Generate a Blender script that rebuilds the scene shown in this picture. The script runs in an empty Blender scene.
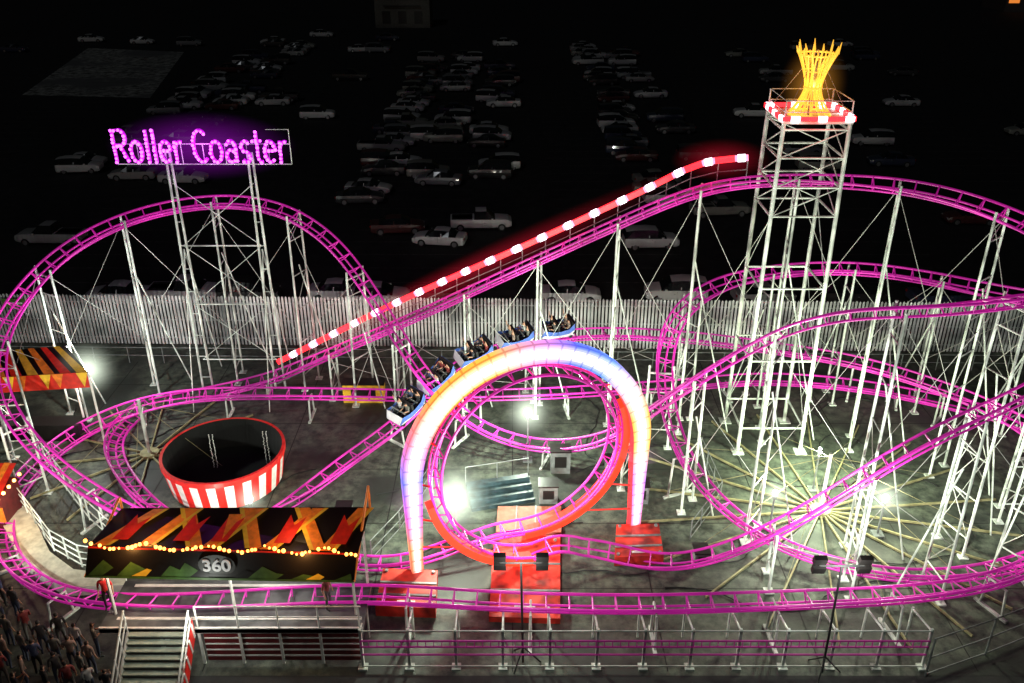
import bpy, math, random
from mathutils import Vector, Matrix
random.seed(7)
sc=bpy.context.scene
# ---------------- camera -----------------
TH=math.radians(26.6); FP=900.0; CH=27.0
cT,sT=math.cos(TH),math.sin(TH)
cam_d=bpy.data.cameras.new("Camera"); cam=bpy.data.objects.new("Camera",cam_d)
sc.collection.objects.link(cam); sc.camera=cam
cam.location=(0,0,CH); cam.rotation_euler=(math.radians(90)-TH,0,0)
cam_d.sensor_width=36; cam_d.lens=FP/1024*36; cam_d.clip_end=3000
# survey helpers: convert bearings measured on the photo to world metres
def D(u,v,d):
    a=(u-512)/FP; b=(v-341.5)/FP
    y=cT-b*sT; z=-sT-b*cT; k=d/y
    return Vector((a*k,d,CH+z*k))
def G(u,v,h=0.0):
    a=(u-512)/FP; b=(v-341.5)/FP
    y=cT-b*sT; z=-sT-b*cT; k=(h-CH)/z
    return Vector((a*k,y*k,h))
# ---------------- materials --------------
def mat(name,col,rough=0.5,em=None,es=0.0,metal=0.0,var=0.15,scale=3.0,samp=False):
    m=bpy.data.materials.new(name); m.use_nodes=True
    if not samp:
        try: m.cycles.emission_sampling='NONE'
        except Exception: pass
    nt=m.node_tree; b=nt.nodes["Principled BSDF"]
    b.inputs["Roughness"].default_value=rough; b.inputs["Metallic"].default_value=metal
    c=(col[0],col[1],col[2],1)
    if var>0:
        tc=nt.nodes.new("ShaderNodeTexCoord"); n=nt.nodes.new("ShaderNodeTexNoise")
        n.inputs["Scale"].default_value=scale; n.inputs["Detail"].default_value=2
        nt.links.new(tc.outputs["Object"],n.inputs["Vector"])
        r=nt.nodes.new("ShaderNodeValToRGB")
        r.color_ramp.elements[0].position=0.3; r.color_ramp.elements[1].position=0.7
        r.color_ramp.elements[0].color=tuple(max(0,x*(1-var*1.6)) for x in c[:3])+(1,)
        r.color_ramp.elements[1].color=tuple(min(1,x*(1+var)) for x in c[:3])+(1,)
        nt.links.new(n.outputs["Fac"],r.inputs["Fac"]); nt.links.new(r.outputs["Color"],b.inputs["Base Color"])
    else: b.inputs["Base Color"].default_value=c
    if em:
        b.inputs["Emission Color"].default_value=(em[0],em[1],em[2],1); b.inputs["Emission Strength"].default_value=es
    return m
M_mag=mat("magenta_glow_paint",(0.60,0.03,0.38),0.35,(0.85,0.02,0.52),0.27,var=0.5,scale=0.3)  # slight emission put into the paint so the rails glow
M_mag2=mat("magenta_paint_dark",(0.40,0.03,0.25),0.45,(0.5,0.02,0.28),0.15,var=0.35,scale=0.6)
M_white=mat("galvanised_white",(0.66,0.72,0.66),0.5,var=0.4,scale=0.9)
M_fence=mat("fence_white",(0.68,0.72,0.74),0.55,var=0.45,scale=0.35)
M_cable=mat("steel_cable",(0.45,0.45,0.42),0.5,metal=0.4,var=0)
M_red=mat("red_paint",(0.65,0.02,0.015),0.45,(0.9,0.02,0.01),0.15,var=0.2)
M_redglow=mat("red_glow_beam",(0.8,0.02,0.01),0.4,(1,0.035,0.01),1.8,var=0.1,samp=True)  # emission put in for LED light falling on the red paint
M_redpl=mat("red_plinth",(0.6,0.035,0.02),0.55,var=0.5,scale=1.2)
M_redled=mat("red_led",(0.5,0,0),0.4,(1,0.02,0.03),3.2,var=0)
M_whled=mat("white_led",(0.8,0.8,0.8),0.4,(1,0.78,0.9),5.0,var=0)
M_black=mat("black_rubber",(0.015,0.015,0.016),0.7,var=0)
M_dark=mat("dark_interior",(0.006,0.006,0.007),0.6,var=0)
M_dkred=mat("dark_red_panel",(0.13,0.012,0.015),0.5,var=0.2)
M_wpaint=mat("white_paint",(0.78,0.78,0.74),0.5,var=0.1)
M_grey=mat("grey_steel",(0.22,0.24,0.24),0.5,metal=0.3,var=0.2)
M_blue=mat("blue_grey_panel",(0.025,0.05,0.06),0.45,var=0.4)
M_cream=mat("cream_deck",(0.5,0.48,0.38),0.6,var=0.2)
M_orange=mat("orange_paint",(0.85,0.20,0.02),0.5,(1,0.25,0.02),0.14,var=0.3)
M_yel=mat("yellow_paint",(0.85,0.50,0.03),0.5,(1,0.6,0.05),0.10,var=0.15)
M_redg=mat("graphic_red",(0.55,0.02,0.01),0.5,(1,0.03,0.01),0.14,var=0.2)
M_green=mat("graphic_green",(0.08,0.18,0.04),0.5,var=0.2)
M_blackg=mat("graphic_black",(0.012,0.01,0.01),0.4,var=0)
M_gold=mat("gold_led",(0.8,0.45,0.05),0.35,(1,0.50,0.05),1.2,metal=0.5,var=0.2)
M_goldw=mat("warm_bulb",(1,0.8,0.5),0.4,(1,0.33,0.05),6,var=0)
M_signled=mat("purple_led",(0.6,0.0,0.6),0.4,(0.85,0.10,1.0),4.0,var=0)
M_signtube=mat("purple_tube",(0.4,0.0,0.4),0.4,(0.62,0.01,0.85),0.8,var=0)
M_bulb=mat("lamp_bulb",(1,1,1),0.4,(0.95,1.0,0.88),60,var=0)
M_bulbs=mat("small_lamp_bulb",(1,1,1),0.4,(1.0,0.95,0.75),24,var=0)
M_orl=mat("orange_window_light",(1,0.5,0.2),0.4,(1,0.28,0.04),0.8,var=0)
# ---------------- mesh builder ------------
class MB:
    def __init__(s): s.v=[];s.f=[];s.m=[];s.uv={}
    def poly(s,pts,mi=0,uv=None):
        i=len(s.v); s.v+= [tuple(p) for p in pts]; s.f.append(tuple(range(i,i+len(pts)))); s.m.append(mi)
        if uv: s.uv[len(s.f)-1]=uv
    def cyl(s,p,q,r,n=6,mi=0,r2=None,caps=True):
        p=Vector(p);q=Vector(q);d=q-p
        if d.length<1e-5: return
        d.normalize(); a=d.orthogonal().normalized(); b=d.cross(a)
        if r2 is None:r2=r
        i=len(s.v)
        for c,rr in((p,r),(q,r2)):
            for k in range(n):
                t=2*math.pi*k/n; s.v.append(tuple(c+a*math.cos(t)*rr+b*math.sin(t)*rr))
        for k in range(n):
            s.f.append((i+k,i+(k+1)%n,i+n+(k+1)%n,i+n+k)); s.m.append(mi)
        if caps:
            s.f.append(tuple(i+k for k in reversed(range(n)))); s.m.append(mi)
            s.f.append(tuple(i+n+k for k in range(n))); s.m.append(mi)
    def tube(s,pts,r,n=6,mi=0,closed=False):
        m=len(pts); i0=len(s.v); prev=None
        for j,p in enumerate(pts):
            t=(pts[min(j+1,m-1)]-pts[max(j-1,0)]).normalized()
            if prev is None: a=t.orthogonal().normalized()
            else:
                a=prev-t*prev.dot(t); a.normalize()
            prev=a; b=t.cross(a)
            for k in range(n):
                w=2*math.pi*k/n; s.v.append(tuple(p+a*math.cos(w)*r+b*math.sin(w)*r))
        for j in range(m-1):
            for k in range(n):
                x=i0+j*n; s.f.append((x+k,x+(k+1)%n,x+n+(k+1)%n,x+n+k)); s.m.append(mi)
    def box(s,c,sx,sy,sz,mi=0,M=None):
        i=len(s.v); c=Vector(c)
        for dx in(-.5,.5):
            for dy in(-.5,.5):
                for dz in(-.5,.5):
                    p=Vector((dx*sx,dy*sy,dz*sz))
                    if M: p=M@p
                    s.v.append(tuple(c+p))
        for f in((0,1,3,2),(4,6,7,5),(0,4,5,1),(2,3,7,6),(0,2,6,4),(1,5,7,3)):
            s.f.append(tuple(i+k for k in f)); s.m.append(mi)
    def beam(s,p,q,w,h,mi=0,up=Vector((0,0,1))):
        p=Vector(p);q=Vector(q);d=(q-p);L=d.length
        if L<1e-4:return
        d.normalize(); x=d.cross(up)
        if x.length<1e-3: x=d.orthogonal()
        x.normalize(); u=x.cross(d)
        M=Matrix((x,d,u)).transposed()
        s.box((p+q)/2,w,L,h,mi,M)
    def ball(s,c,r,mi=0,n=8,m=5,sc3=(1,1,1)):
        i=len(s.v); c=Vector(c)
        for a in range(m+1):
            ph=math.pi*a/m
            for k in range(n):
                t=2*math.pi*k/n
                s.v.append((c.x+r*sc3[0]*math.sin(ph)*math.cos(t),c.y+r*sc3[1]*math.sin(ph)*math.sin(t),c.z+r*sc3[2]*math.cos(ph)))
        for a in range(m):
            for k in range(n):
                s.f.append((i+a*n+k,i+(a+1)*n+k,i+(a+1)*n+(k+1)%n,i+a*n+(k+1)%n)); s.m.append(mi)
    def mesh(s,name,mats,smooth=False):
        me=bpy.data.meshes.new(name); me.from_pydata(s.v,[],s.f)
        for x in mats: me.materials.append(x)
        me.polygons.foreach_set("material_index",s.m)
        if smooth: me.polygons.foreach_set("use_smooth",[True]*len(s.f))
        if s.uv:
            ul=me.uv_layers.new(name="UVMap")
            for fi,uvs in s.uv.items():
                p=me.polygons[fi]
                for li,w in zip(p.loop_indices,uvs): ul.data[li].uv=w
        me.update(); return me
    def obj(s,name,mats,parent=None,smooth=False):
        o=bpy.data.objects.new(name,s.mesh(name,mats,smooth)); sc.collection.objects.link(o)
        if parent: o.parent=parent
        return o
def empty(name,loc=(0,0,0)):
    e=bpy.data.objects.new(name,None); e.empty_display_size=0.5; sc.collection.objects.link(e); e.location=loc; return e
def light(kind,name,loc,power,col=(1,1,1),rad=0.2,parent=None,target=None,angle=110,blend=0.6):
    l=bpy.data.lights.new(name,kind); l.energy=power; l.color=col; l.shadow_soft_size=rad
    if kind=='SPOT': l.spot_size=math.radians(angle); l.spot_blend=blend
    o=bpy.data.objects.new(name,l); sc.collection.objects.link(o); o.location=loc
    if target is not None: o.rotation_euler=(Vector(target)-Vector(loc)).to_track_quat('-Z','Y').to_euler()
    if parent: o.parent=parent
    return o
def bloom_mat(name,col,strength,pw=3.2):  # emission-only volume imitates bloom; nothing scatters in it
    m=bpy.data.materials.new(name); m.use_nodes=True; nt=m.node_tree; nt.nodes.clear()
    out=nt.nodes.new("ShaderNodeOutputMaterial"); em=nt.nodes.new("ShaderNodeEmission"); em.inputs[0].default_value=(*col,1)
    tc=nt.nodes.new("ShaderNodeTexCoord"); ln=nt.nodes.new("ShaderNodeVectorMath"); ln.operation='LENGTH'
    nt.links.new(tc.outputs["Object"],ln.inputs[0])
    a=nt.nodes.new("ShaderNodeMath"); a.operation='SUBTRACT'; a.inputs[0].default_value=1.0; a.use_clamp=True; nt.links.new(ln.outputs["Value"],a.inputs[1])
    p=nt.nodes.new("ShaderNodeMath"); p.operation='POWER'; p.inputs[1].default_value=pw; nt.links.new(a.outputs[0],p.inputs[0])
    q=nt.nodes.new("ShaderNodeMath"); q.operation='MULTIPLY'; q.inputs[1].default_value=strength; nt.links.new(p.outputs[0],q.inputs[0])
    nt.links.new(q.outputs[0],em.inputs[1]); nt.links.new(em.outputs[0],out.inputs["Volume"])
    try: m.cycles.emission_sampling='NONE'
    except Exception: pass
    return m
M_bloom=bloom_mat("lamp_bloom",(.88,1,.8),1.8)
M_bloomp=bloom_mat("purple_bloom",(.65,.02,1),.16,1.4)
M_bloomr=bloom_mat("red_bloom",(1,.02,.06),.22,1.5)
M_bloomg=bloom_mat("gold_bloom",(1,.4,.05),.35,2.0)
def bloom(parent,loc,R,m=None,sc3=(1,1,1),rot=None):  # self-glowing ball put around a light as its bloom
    b=MB(); b.ball((0,0,0),1.0,0,16,10); o=b.obj("bloom_volume",[m or M_bloom]); o.scale=tuple(R*k for k in sc3); o.location=loc; o.parent=parent
    if rot: o.rotation_euler=rot
# ---------------- world -------------------
w=bpy.data.worlds.new("World"); sc.world=w; w.use_nodes=True
nt=w.node_tree; bg=nt.nodes["Background"]; sky=nt.nodes.new("ShaderNodeTexSky"); sky.sky_type='NISHITA'; sky.sun_disc=False
sky.sun_elevation=math.radians(2); sky.sun_rotation=math.radians(200)
nt.links.new(sky.outputs[0],bg.inputs[0]); bg.inputs[1].default_value=0.002
sl=bpy.data.lights.new("moon_sun",'SUN'); sl.energy=0.07; sl.angle=math.radians(0.5); sl.color=(0.9,0.95,1)
so=bpy.data.objects.new("moon_sun",sl); sc.collection.objects.link(so); so.rotation_euler=(math.radians(48),0,math.radians(-25))
sc.view_settings.view_transform='Standard'; sc.view_settings.look='None'; sc.view_settings.exposure=0
# ---------------- ground ------------------
def ground_mat(name,c1,c2,c3,s1,s2,rough,bump=True,lo=.34,hi=.66):
    m=bpy.data.materials.new(name); m.use_nodes=True; nt=m.node_tree; b=nt.nodes["Principled BSDF"]; b.inputs["Roughness"].default_value=rough
    tc=nt.nodes.new("ShaderNodeTexCoord")
    n1=nt.nodes.new("ShaderNodeTexNoise"); n1.inputs["Scale"].default_value=s1; n1.inputs["Detail"].default_value=7; n1.inputs["Roughness"].default_value=0.7
    n2=nt.nodes.new("ShaderNodeTexNoise"); n2.inputs["Scale"].default_value=s2; n2.inputs["Detail"].default_value=3
    for n in(n1,n2): nt.links.new(tc.outputs["Object"],n.inputs["Vector"])
    r=nt.nodes.new("ShaderNodeValToRGB"); r.color_ramp.elements[0].position=lo; r.color_ramp.elements[1].position=hi
    r.color_ramp.elements[0].color=(*c1,1); r.color_ramp.elements[1].color=(*c2,1)
    r2=nt.nodes.new("ShaderNodeValToRGB"); r2.color_ramp.elements[0].position=.5; r2.color_ramp.elements[1].position=.62
    mx=nt.nodes.new("ShaderNodeMixRGB"); mx.inputs[2].default_value=(*c3,1)
    nt.links.new(n1.outputs[0],r.inputs[0]); nt.links.new(n2.outputs[0],r2.inputs[0])
    nt.links.new(r2.outputs[0],mx.inputs[0]); nt.links.new(r.outputs[0],mx.inputs[1]); nt.links.new(mx.outputs[0],b.inputs["Base Color"])
    if bump:
        bp=nt.nodes.new("ShaderNodeBump"); bp.inputs["Strength"].default_value=0.5; bp.inputs["Distance"].default_value=0.04
        nt.links.new(n1.outputs[0],bp.inputs["Height"]); nt.links.new(bp.outputs[0],b.inputs["Normal"])
    return m
M_asph=ground_mat("asphalt",(0.018,0.018,0.019),(0.04,0.04,0.041),(0.026,0.026,0.026),0.8,0.05,0.9,False)
M_yard=ground_mat("yard_concrete",(0.022,0.029,0.024),(0.12,0.14,0.105),(0.028,0.033,0.028),1.6,0.22,0.65,True,.38,.64)
M_lot=ground_mat("gravel_lot",(0.12,0.12,0.11),(0.6,0.6,0.56),(0.2,0.2,0.2),0.9,0.1,0.9,False,.42,.6)
def sheet(name,pts,m,z):
    b=MB(); b.poly([(p[0],p[1],z) for p in pts]); return b.obj(name,[m])
sheet("ground",[(-1500,-200),(1500,-200),(1500,2500),(-1500,2500)],M_asph,0)
sheet("amusement_yard_pavement",[(-46,25.2),(46,25.2),(46,51.9),(-46,54.6)],M_yard,0.004)
p=[G(22,95),G(88,48),G(184,52),G(150,98)]
sheet("gravel_lot",[(q.x,q.y) for q in p],M_lot,0.004)
b=MB()
for x0 in(-62,-34,-9,9,30,52):
    for y in range(64,200,3):
        b.poly([(x0-5,y,0.004),(x0+5,y,0.004),(x0+5,y+.1,0.004),(x0-5,y+.1,0.004)])
b.obj("parking_bay_lines",[mat("worn_line_paint",(0.12,0.12,0.11),0.9,var=0.5)])
# concrete slab joints, cables and patches in the yard
b=MB()
for y in (30,34.5,39,43.5,48): b.poly([(-45,y,.008),(45,y,.008),(45,y+.05,.008),(-45,y+.05,.008)])
for x in range(-42,45,6): b.poly([(x,25.4,.012),(x+.05,25.4,.012),(x+.05,51,.012),(x,51,.012)])
b.obj("slab_joints",[mat("joint_tar",(.012,.012,.012),.8,var=0)])
b=MB()
for k in range(16):
    x=random.uniform(-20,22); y=random.uniform(29,46); a=random.uniform(0,6.28); P=[]
    for j in range(26):
        P.append(Vector((x,y,.05))); a+=random.uniform(-.45,.45); x+=math.cos(a)*.45; y+=math.sin(a)*.35
    b.tube(P,.03,5,0)
b.obj("power_cables",[M_black])
# ---------------- palisade fence ----------
b=MB(); n=400
for i in range(n):
    t=i/(n-1); x=-46+92*t; y=54-2*t; h=3.45+random.uniform(-.03,.03)
    b.box((x,y,h/2+.04),0.135,0.03,h,0)
    b.poly([(x-.067,y-.016,h+.04),(x+.067,y-.016,h+.04),(x,y-.016,h+.14)],0)
    if i%13==0: b.box((x+.115,y+.1,1.75),0.09,0.09,3.5,1)
for z in(0.5,1.8,3.05): b.beam((-46,54.05,z),(46,52.05,z),.05,.07,1)
b.obj("palisade_fence",[M_fence,M_grey])
b=MB(); c=D(14,303,53.4); b.box(c,1.5,.05,.6,0); b.box(c+Vector((0,-.03,0)),1.1,.01,.14,1)
b.obj("exit_sign",[M_green,M_wpaint])
# ---------------- roller coaster ----------
coaster=empty("roller_coaster",(0,38,0))
def par(o):
    o.parent=coaster; o.matrix_parent_inverse=Matrix.Translation((0,-38,0)); return o
def catmull(P,step=0.3):
    out=[]
    n=len(P)
    for i in range(n-1):
        p0=P[max(i-1,0)];p1=P[i];p2=P[i+1];p3=P[min(i+2,n-1)]
        if i==0:p0=p1*2-p2
        if i==n-2:p3=p2*2-p1
        L=(p2-p1).length; k=max(2,int(L/step))
        t0=0;t1=t0+math.sqrt((p1-p0).length+1e-6);t2=t1+math.sqrt((p2-p1).length+1e-6);t3=t2+math.sqrt((p3-p2).length+1e-6)
        for j in range(k):
            t=t1+(t2-t1)*j/k
            A1=p0*((t1-t)/(t1-t0))+p1*((t-t0)/(t1-t0)); A2=p1*((t2-t)/(t2-t1))+p2*((t-t1)/(t2-t1)); A3=p2*((t3-t)/(t3-t2))+p3*((t-t2)/(t3-t2))
            B1=A1*((t2-t)/(t2-t0))+A2*((t-t0)/(t2-t0)); B2=A2*((t3-t)/(t3-t1))+A3*((t-t1)/(t3-t1))
            out.append(B1*((t2-t)/(t2-t1))+B2*((t-t1)/(t2-t1)))
    out.append(P[-1]); return out
def smooth(vals,r):
    n=len(vals); o=[]
    for i in range(n):
        a=max(0,i-r);b=min(n,i+r+1); o.append(sum(vals[a:b],vals[a]*0)/(b-a))
    return o
def smoothP(S,r):
    n=len(S); o=[]
    for i in range(n):
        rr=min(r,i,n-1-i); o.append(sum(S[i-rr:i+rr+1],Vector((0,0,0)))/(2*rr+1))
    return o
def frames(S,bank=1.0):
    n=len(S); T=[(S[min(i+1,n-1)]-S[max(i-1,0)]).normalized() for i in range(n)]
    cur=[]
    for i in range(n):
        a=T[max(i-3,0)];c=T[min(i+3,n-1)]; ds=sum((S[j+1]-S[j]).length for j in range(max(i-3,0),min(i+3,n-1)))
        cr=a.x*c.y-a.y*c.x; cur.append(cr/max(ds,.1))
    cur=smooth(cur,12); U=[]
    for i in range(n):
        roll=max(-.75,min(.75,cur[i]*4.2))*bank
        L=Vector((0,0,1)).cross(T[i]).normalized(); up=T[i].cross(L).normalized()
        U.append((up*math.cos(roll)+L*math.sin(roll)).normalized())
    return T,U
def track(S,T,U,b,mi=0,tie=0.75):
    Ls=[T[i].cross(U[i]).normalized() for i in range(len(S))]
    for o in(-.46,.46): b.tube([S[i]+Ls[i]*o for i in range(len(S))],.062,6,mi)
    for o in(-.2,.2): b.tube([S[i]+Ls[i]*o-U[i]*.36 for i in range(len(S))],.05,5,mi)
    acc=0
    for i in range(1,len(S)):
        acc+=(S[i]-S[i-1]).length
        if acc>tie:
            acc=0; a=S[i]+Ls[i]*.46; c=S[i]-Ls[i]*.46; d1=S[i]+Ls[i]*.2-U[i]*.36; d2=S[i]-Ls[i]*.2-U[i]*.36
            b.cyl(a,c,.035,4,mi,caps=False); b.cyl(a,d1,.03,4,mi,caps=False); b.cyl(c,d2,.03,4,mi,caps=False); b.cyl(d1,d2,.03,4,mi,caps=False)
def supports(S,T,U,b,spacing=3.6,skip=lambda p:False,hmin=.5,start=1.0,wide=.62):
    acc=spacing-start; prev=None
    for i in range(1,len(S)):
        acc+=(S[i]-S[i-1]).length
        if acc<spacing: continue
        if skip(S[i]): continue
        acc=0; p=S[i]-U[i]*.36; h=p.z
        if h<hmin: continue
        L=Vector((T[i].y,-T[i].x,0))
        if L.length<.05: continue
        L.normalize()
        if h<2.4:
            for o in(-.5,.5): b.cyl(p+L*o*.8,Vector((p.x+L.x*o*1.1,p.y+L.y*o*1.1,0)),.055,6)
            b.cyl(p+L*.45,p-L*.45,.05,5); b.beam((p.x+L.x*.8,p.y+L.y*.8,.05),(p.x-L.x*.8,p.y-L.y*.8,.05),.14,.1)
            prev=None; continue
        f=1.25 if h>7 else 1.05
        top=[p+L*wide,p-L*wide]; bot=[Vector((p.x+L.x*wide*f,p.y+L.y*wide*f,0)),Vector((p.x-L.x*wide*f,p.y-L.y*wide*f,0))]
        for q in(0,1):
            b.cyl(top[q]+Vector((0,0,.45)),bot[q],.062,6); b.box(bot[q]+Vector((0,0,.03)),.4,.4,.06)
        b.cyl(top[0],top[1],.06,5)
        k=max(2,int(h/1.9)); 
        for j in range(k):
            t0=j/k; a0=bot[0].lerp(top[0],t0+.5/k);a1=bot[1].lerp(top[1],t0+.5/k)
            b.cyl(a0,a1,.036,5)
            c0=bot[j%2].lerp(top[j%2],t0+.5/k); c1=bot[1-j%2].lerp(top[1-j%2],min(1,t0+1.5/k))
            if j%2==0: b.cyl(c0,c1,.022,4,1)
        if prev and (prev[0]-top[0]).length<9:
            b.cyl(prev[0],bot[0].lerp(top[0],.35),.016,4,1); b.cyl(top[1],prev[3].lerp(prev[1],.35),.016,4,1)
        o=T[i].copy();o.z=0;o.normalize()
        if h>6: 
            b.cyl(p-Vector((0,0,h*.25)),Vector((p.x,p.y,0))+o*h*.2,.04,5)
        prev=(top[0],top[1],bot[0],bot[1])
def pts(L): return [D(*q) for q in L]
LA=G(413,580); LB=G(637,530); ex=(LB-LA); W=ex.length/2; ex.normalize(); ny=Vector((-ex.y,ex.x,0)); LC=(LA+LB)/2
cx=LC+ex*(-.05); LR=4.25; lz=.95+LR
def loop_pt(a,off):
    return Vector((cx.x,cx.y,lz))+ex*(-math.sin(a)*LR*.97)+Vector((0,0,-math.cos(a)*LR))+ny*off
NL=90; LS=[];LT=[];LU=[]
for i in range(NL+1):
    a=2*math.pi*i/NL; LS.append(loop_pt(a,-.9+1.8*i/NL))
for i in range(NL+1):
    LT.append((LS[min(i+1,NL)]-LS[max(i-1,0)]).normalized()); c=Vector((cx.x,cx.y,lz)); u=(c-LS[i]); u-=ny*u.dot(ny); u.normalize(); u=(u-LT[i]*u.dot(LT[i])).normalized(); LU.append(u)
liftP=pts([(150,405,45.6),(200,394,46.8),(262,380,47.2),(310,360,47.0),(400,321,46.2),(530,261,45.0),(640,211,43.9),(690,190,43.4),(725,181,43),(770,177,42.5),(840,179,42),(900,184,41.5),(960,197,40.2),(1024,222,38),(1085,258,35.2),(1105,300,33),(1085,350,31.2),(1024,392,30.2),(950,425,29.9),(870,470,30.0),(790,520,30.4),(720,552,30.9),(650,565,31.2)])
entry=LS[0]
A=smoothP(catmull(liftP+[entry+ex*2.0+Vector((0,0,.05)),entry]),7)
AT,AU=frames(A)
NA=len(A)
for k in range(14):
    f=k/14; j=NA-14+k; AU[j]=(AU[j]*(1-f)+LU[0]*f).normalized()
ex0=LS[-1]
Bp=[ex0,ex0-ex*2.2+Vector((0,0,.1))]+pts([(400,563,31.2),(330,556,31.6),(230,545,32.2),(150,522,33),(100,496,34.2),(50,462,35.2),(14,420,36.6),(-6,375,38.6),(-2,335,40.5),(18,300,42.5),(50,262,44.6),(100,229,46.6),(160,208,48.2),(230,200,48.8),(285,210,48.2),(335,244,46.8),(385,315,44.8),(430,383,42.8),(480,426,41),(550,446,39.6),(610,435,38.4),(650,408,37.2),(720,362,35.4),(800,320,33.4),(860,309,32.4),(940,307,32.2),(1024,297,33),(1085,292,35.5),(1105,296,38.2),(1080,303,41),(1024,298,43.5),(950,281,45.2),(870,268,46.3),(780,270,46.2),(710,288,45),(672,322,43.3),(664,365,41.2),(668,410,38.9),(690,465,36.1),(740,518,33.6),(800,550,31.7),(900,573,30.4),(1000,566,30.6),(1080,530,33.2),(1110,475,37.5),(1050,432,41.4),(960,405,44.3),(860,385,46.2),(760,378,46.8),(680,384,46),(620,387,45.3),(560,391,44.7),(440,394,44.3),(300,392,44.3),(200,394,44.3),(130,408,43.6),(70,437,41.2),(22,480,37.4),(2,520,34),(10,558,30.8),(50,588,28.4),(110,599,27.3),(200,600,27.2),(360,593,27.4),(500,600,27.1),(640,603,27),(800,598,27.1),(920,591,27.6),(1010,574,29),(1065,538,31.8),(1080,480,36),(1024,425,40.5),(950,390,43.5),(860,362,46.5),(760,345,48),(700,337,48.3),(600,332,47.8),(545,337,46.8),(490,352,45.6),(440,378,44.0),(412,412,42.2),(350,457,38.9),(290,500,36),(235,526,34),(170,515,34.6),(128,480,37),(112,440,40.6),(135,411,44.6)])
B=smoothP(catmull(Bp)+[A[0]],6)
BT,BU=frames(B)
tb=MB()
track(A,AT,AU,tb); track(LS,LT,LU,tb); track(B,BT,BU,tb)
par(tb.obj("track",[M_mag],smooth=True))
sb=MB()
def near_loop(p): return abs((p-LC).dot(ny))<2.3 and abs((p-LC).dot(ex))<6.4
supports(A,AT,AU,sb,4.5,skip=near_loop,start=2)
supports(B,BT,BU,sb,4.7,skip=near_loop,start=2)
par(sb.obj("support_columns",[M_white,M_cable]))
cb=MB()
led=pts([(278,362,48.1),(400,301,47.1),(530,243,45.9),(640,192,44.9),(700,164,44.3),(735,158.5,43.9),(766,157,43.6)])
ls=catmull(led,.1); L=0; seg=[ls[0]]; red=True
lens=(.9,.6)
for i in range(1,len(ls)):
    L+=(ls[i]-ls[i-1]).length; seg.append(ls[i])
    if L>=lens[0 if red else 1]:
        if red: cb.beam(seg[0],seg[-1],.2,.28,0)
        else:
            a,c=seg[0],seg[-1]
            cb.beam(a,a.lerp(c,.2),.19,.27,3); cb.beam(a.lerp(c,.2),a.lerp(c,.8),.22,.32,1); cb.beam(a.lerp(c,.8),c,.19,.27,3)
        seg=[ls[i]]; L=0; red=not red
for i in range(0,len(ls)-3,14):
    q=ls[i]; cb.cyl(q,q-Vector((0,0,1.15)),.03,5,2)
low=[q-Vector((0,.1,1.15)) for q in ls]
for i in range(0,len(low)-14,14):
    a=low[i];c=low[min(i+14,len(low)-1)]; cb.beam(a-Vector((0,.3,0)),c-Vector((0,.3,0)),.55,.05,2)
    cb.beam(a+Vector((0,.1,.55)),c+Vector((0,.1,.55)),.04,.04,2)
M_pinkled=mat("pink_led",(.6,.1,.3),.4,(1,.25,.4),2.0,var=0)
par(cb.obj("lift_hill_led_walkway",[M_redled,M_whled,M_grey,M_pinkled]))
for f in(.15,.4,.65,.9): light('POINT',"led_rail_glow",ls[int(f*(len(ls)-1))]+Vector((0,-.5,.3))-Vector((0,38,0)),80,(1,.12,.2),.5,parent=coaster)
a_,c_=ls[0],ls[int(.84*len(ls))]; dd=(c_-a_); rot=dd.to_track_quat('X','Z').to_euler()
bloom(coaster,(a_+c_)/2-Vector((0,38,0)),1.0,M_bloomr,(dd.length*.56,1.0,1.0),rot)
bloom(coaster,ls[int(.93*len(ls))]-Vector((0,38,0)),1.0,M_bloomr,(2.6,1,1.1))
# --------------- tower -------------------
b=MB()
z0=17.6; c0=D(809,110,42.2); X0,X1=c0.x-1.5,c0.x+1.5; Y0,Y1=40.8,43.6
legs=[(X0,Y0),(X1,Y0),(X1,Y1),(X0,Y1)]
FL_=.12
for (x,y) in legs:
    dx=(x-c0.x)*FL_; dy=(y-42.2)*FL_
    b.cyl((x+dx,y+dy,0),(x,y,z0),.10,8)
    b.box((x+dx,y+dy,.04),.6,.6,.08)
def lp(i,z):
    x,y=legs[i%4]; f=1-z/z0; return Vector((x+(x-c0.x)*FL_*f,y+(y-42.2)*FL_*f,z))
zs=[1.5,5.5,9.5,13.2,14.6,16.0,17.3]
for j,z in enumerate(zs):
    for i in range(4):
        b.cyl(lp(i,z),lp(i+1,z),.055,6)
        if j<len(zs)-1 and z>13: b.cyl(lp(i,z),lp(i+1,zs[j+1]),.03,5)
        if j<len(zs)-1 and z<13 and i%2: b.cyl(lp(i,z),lp(i+1,zs[j+1]),.018,4)
b.box((c0.x,42.2,z0+.03),3.2,3.0,.1,0)
for i in range(4):
    x,y=legs[i]; b.cyl((x,y,z0),(x,y,z0+1.0),.035,5)
for z in(.5,1.0):
    for i in range(4):
        x,y=legs[i];x2,y2=legs[(i+1)%4]; b.cyl((x,y,z0+z),(x2,y2,z0+z),.025,5)
off=Vector((c0.x,42.2,z0+.22))
for i in range(4):
    x,y=legs[i];x2,y2=legs[(i+1)%4]
    P0=off+(Vector((x,y,z0+.22))-off)*1.09; P1=off+(Vector((x2,y2,z0+.22))-off)*1.09
    for k in range(8):
        p=P0.lerp(P1,k/8); q=P0.lerp(P1,(k+.92)/8)
        if k%3==1: b.beam(p,q,.14,.22,1)
        else: b.beam(p,q,.12,.2,2)
for sx in(-1,1):
    for sy in(-1,1):
        b.cyl((c0.x+sx*1.5,42.2+sy*1.3,z0+.1),(c0.x,42.2,z0+3.0),.012,4,3)
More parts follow.
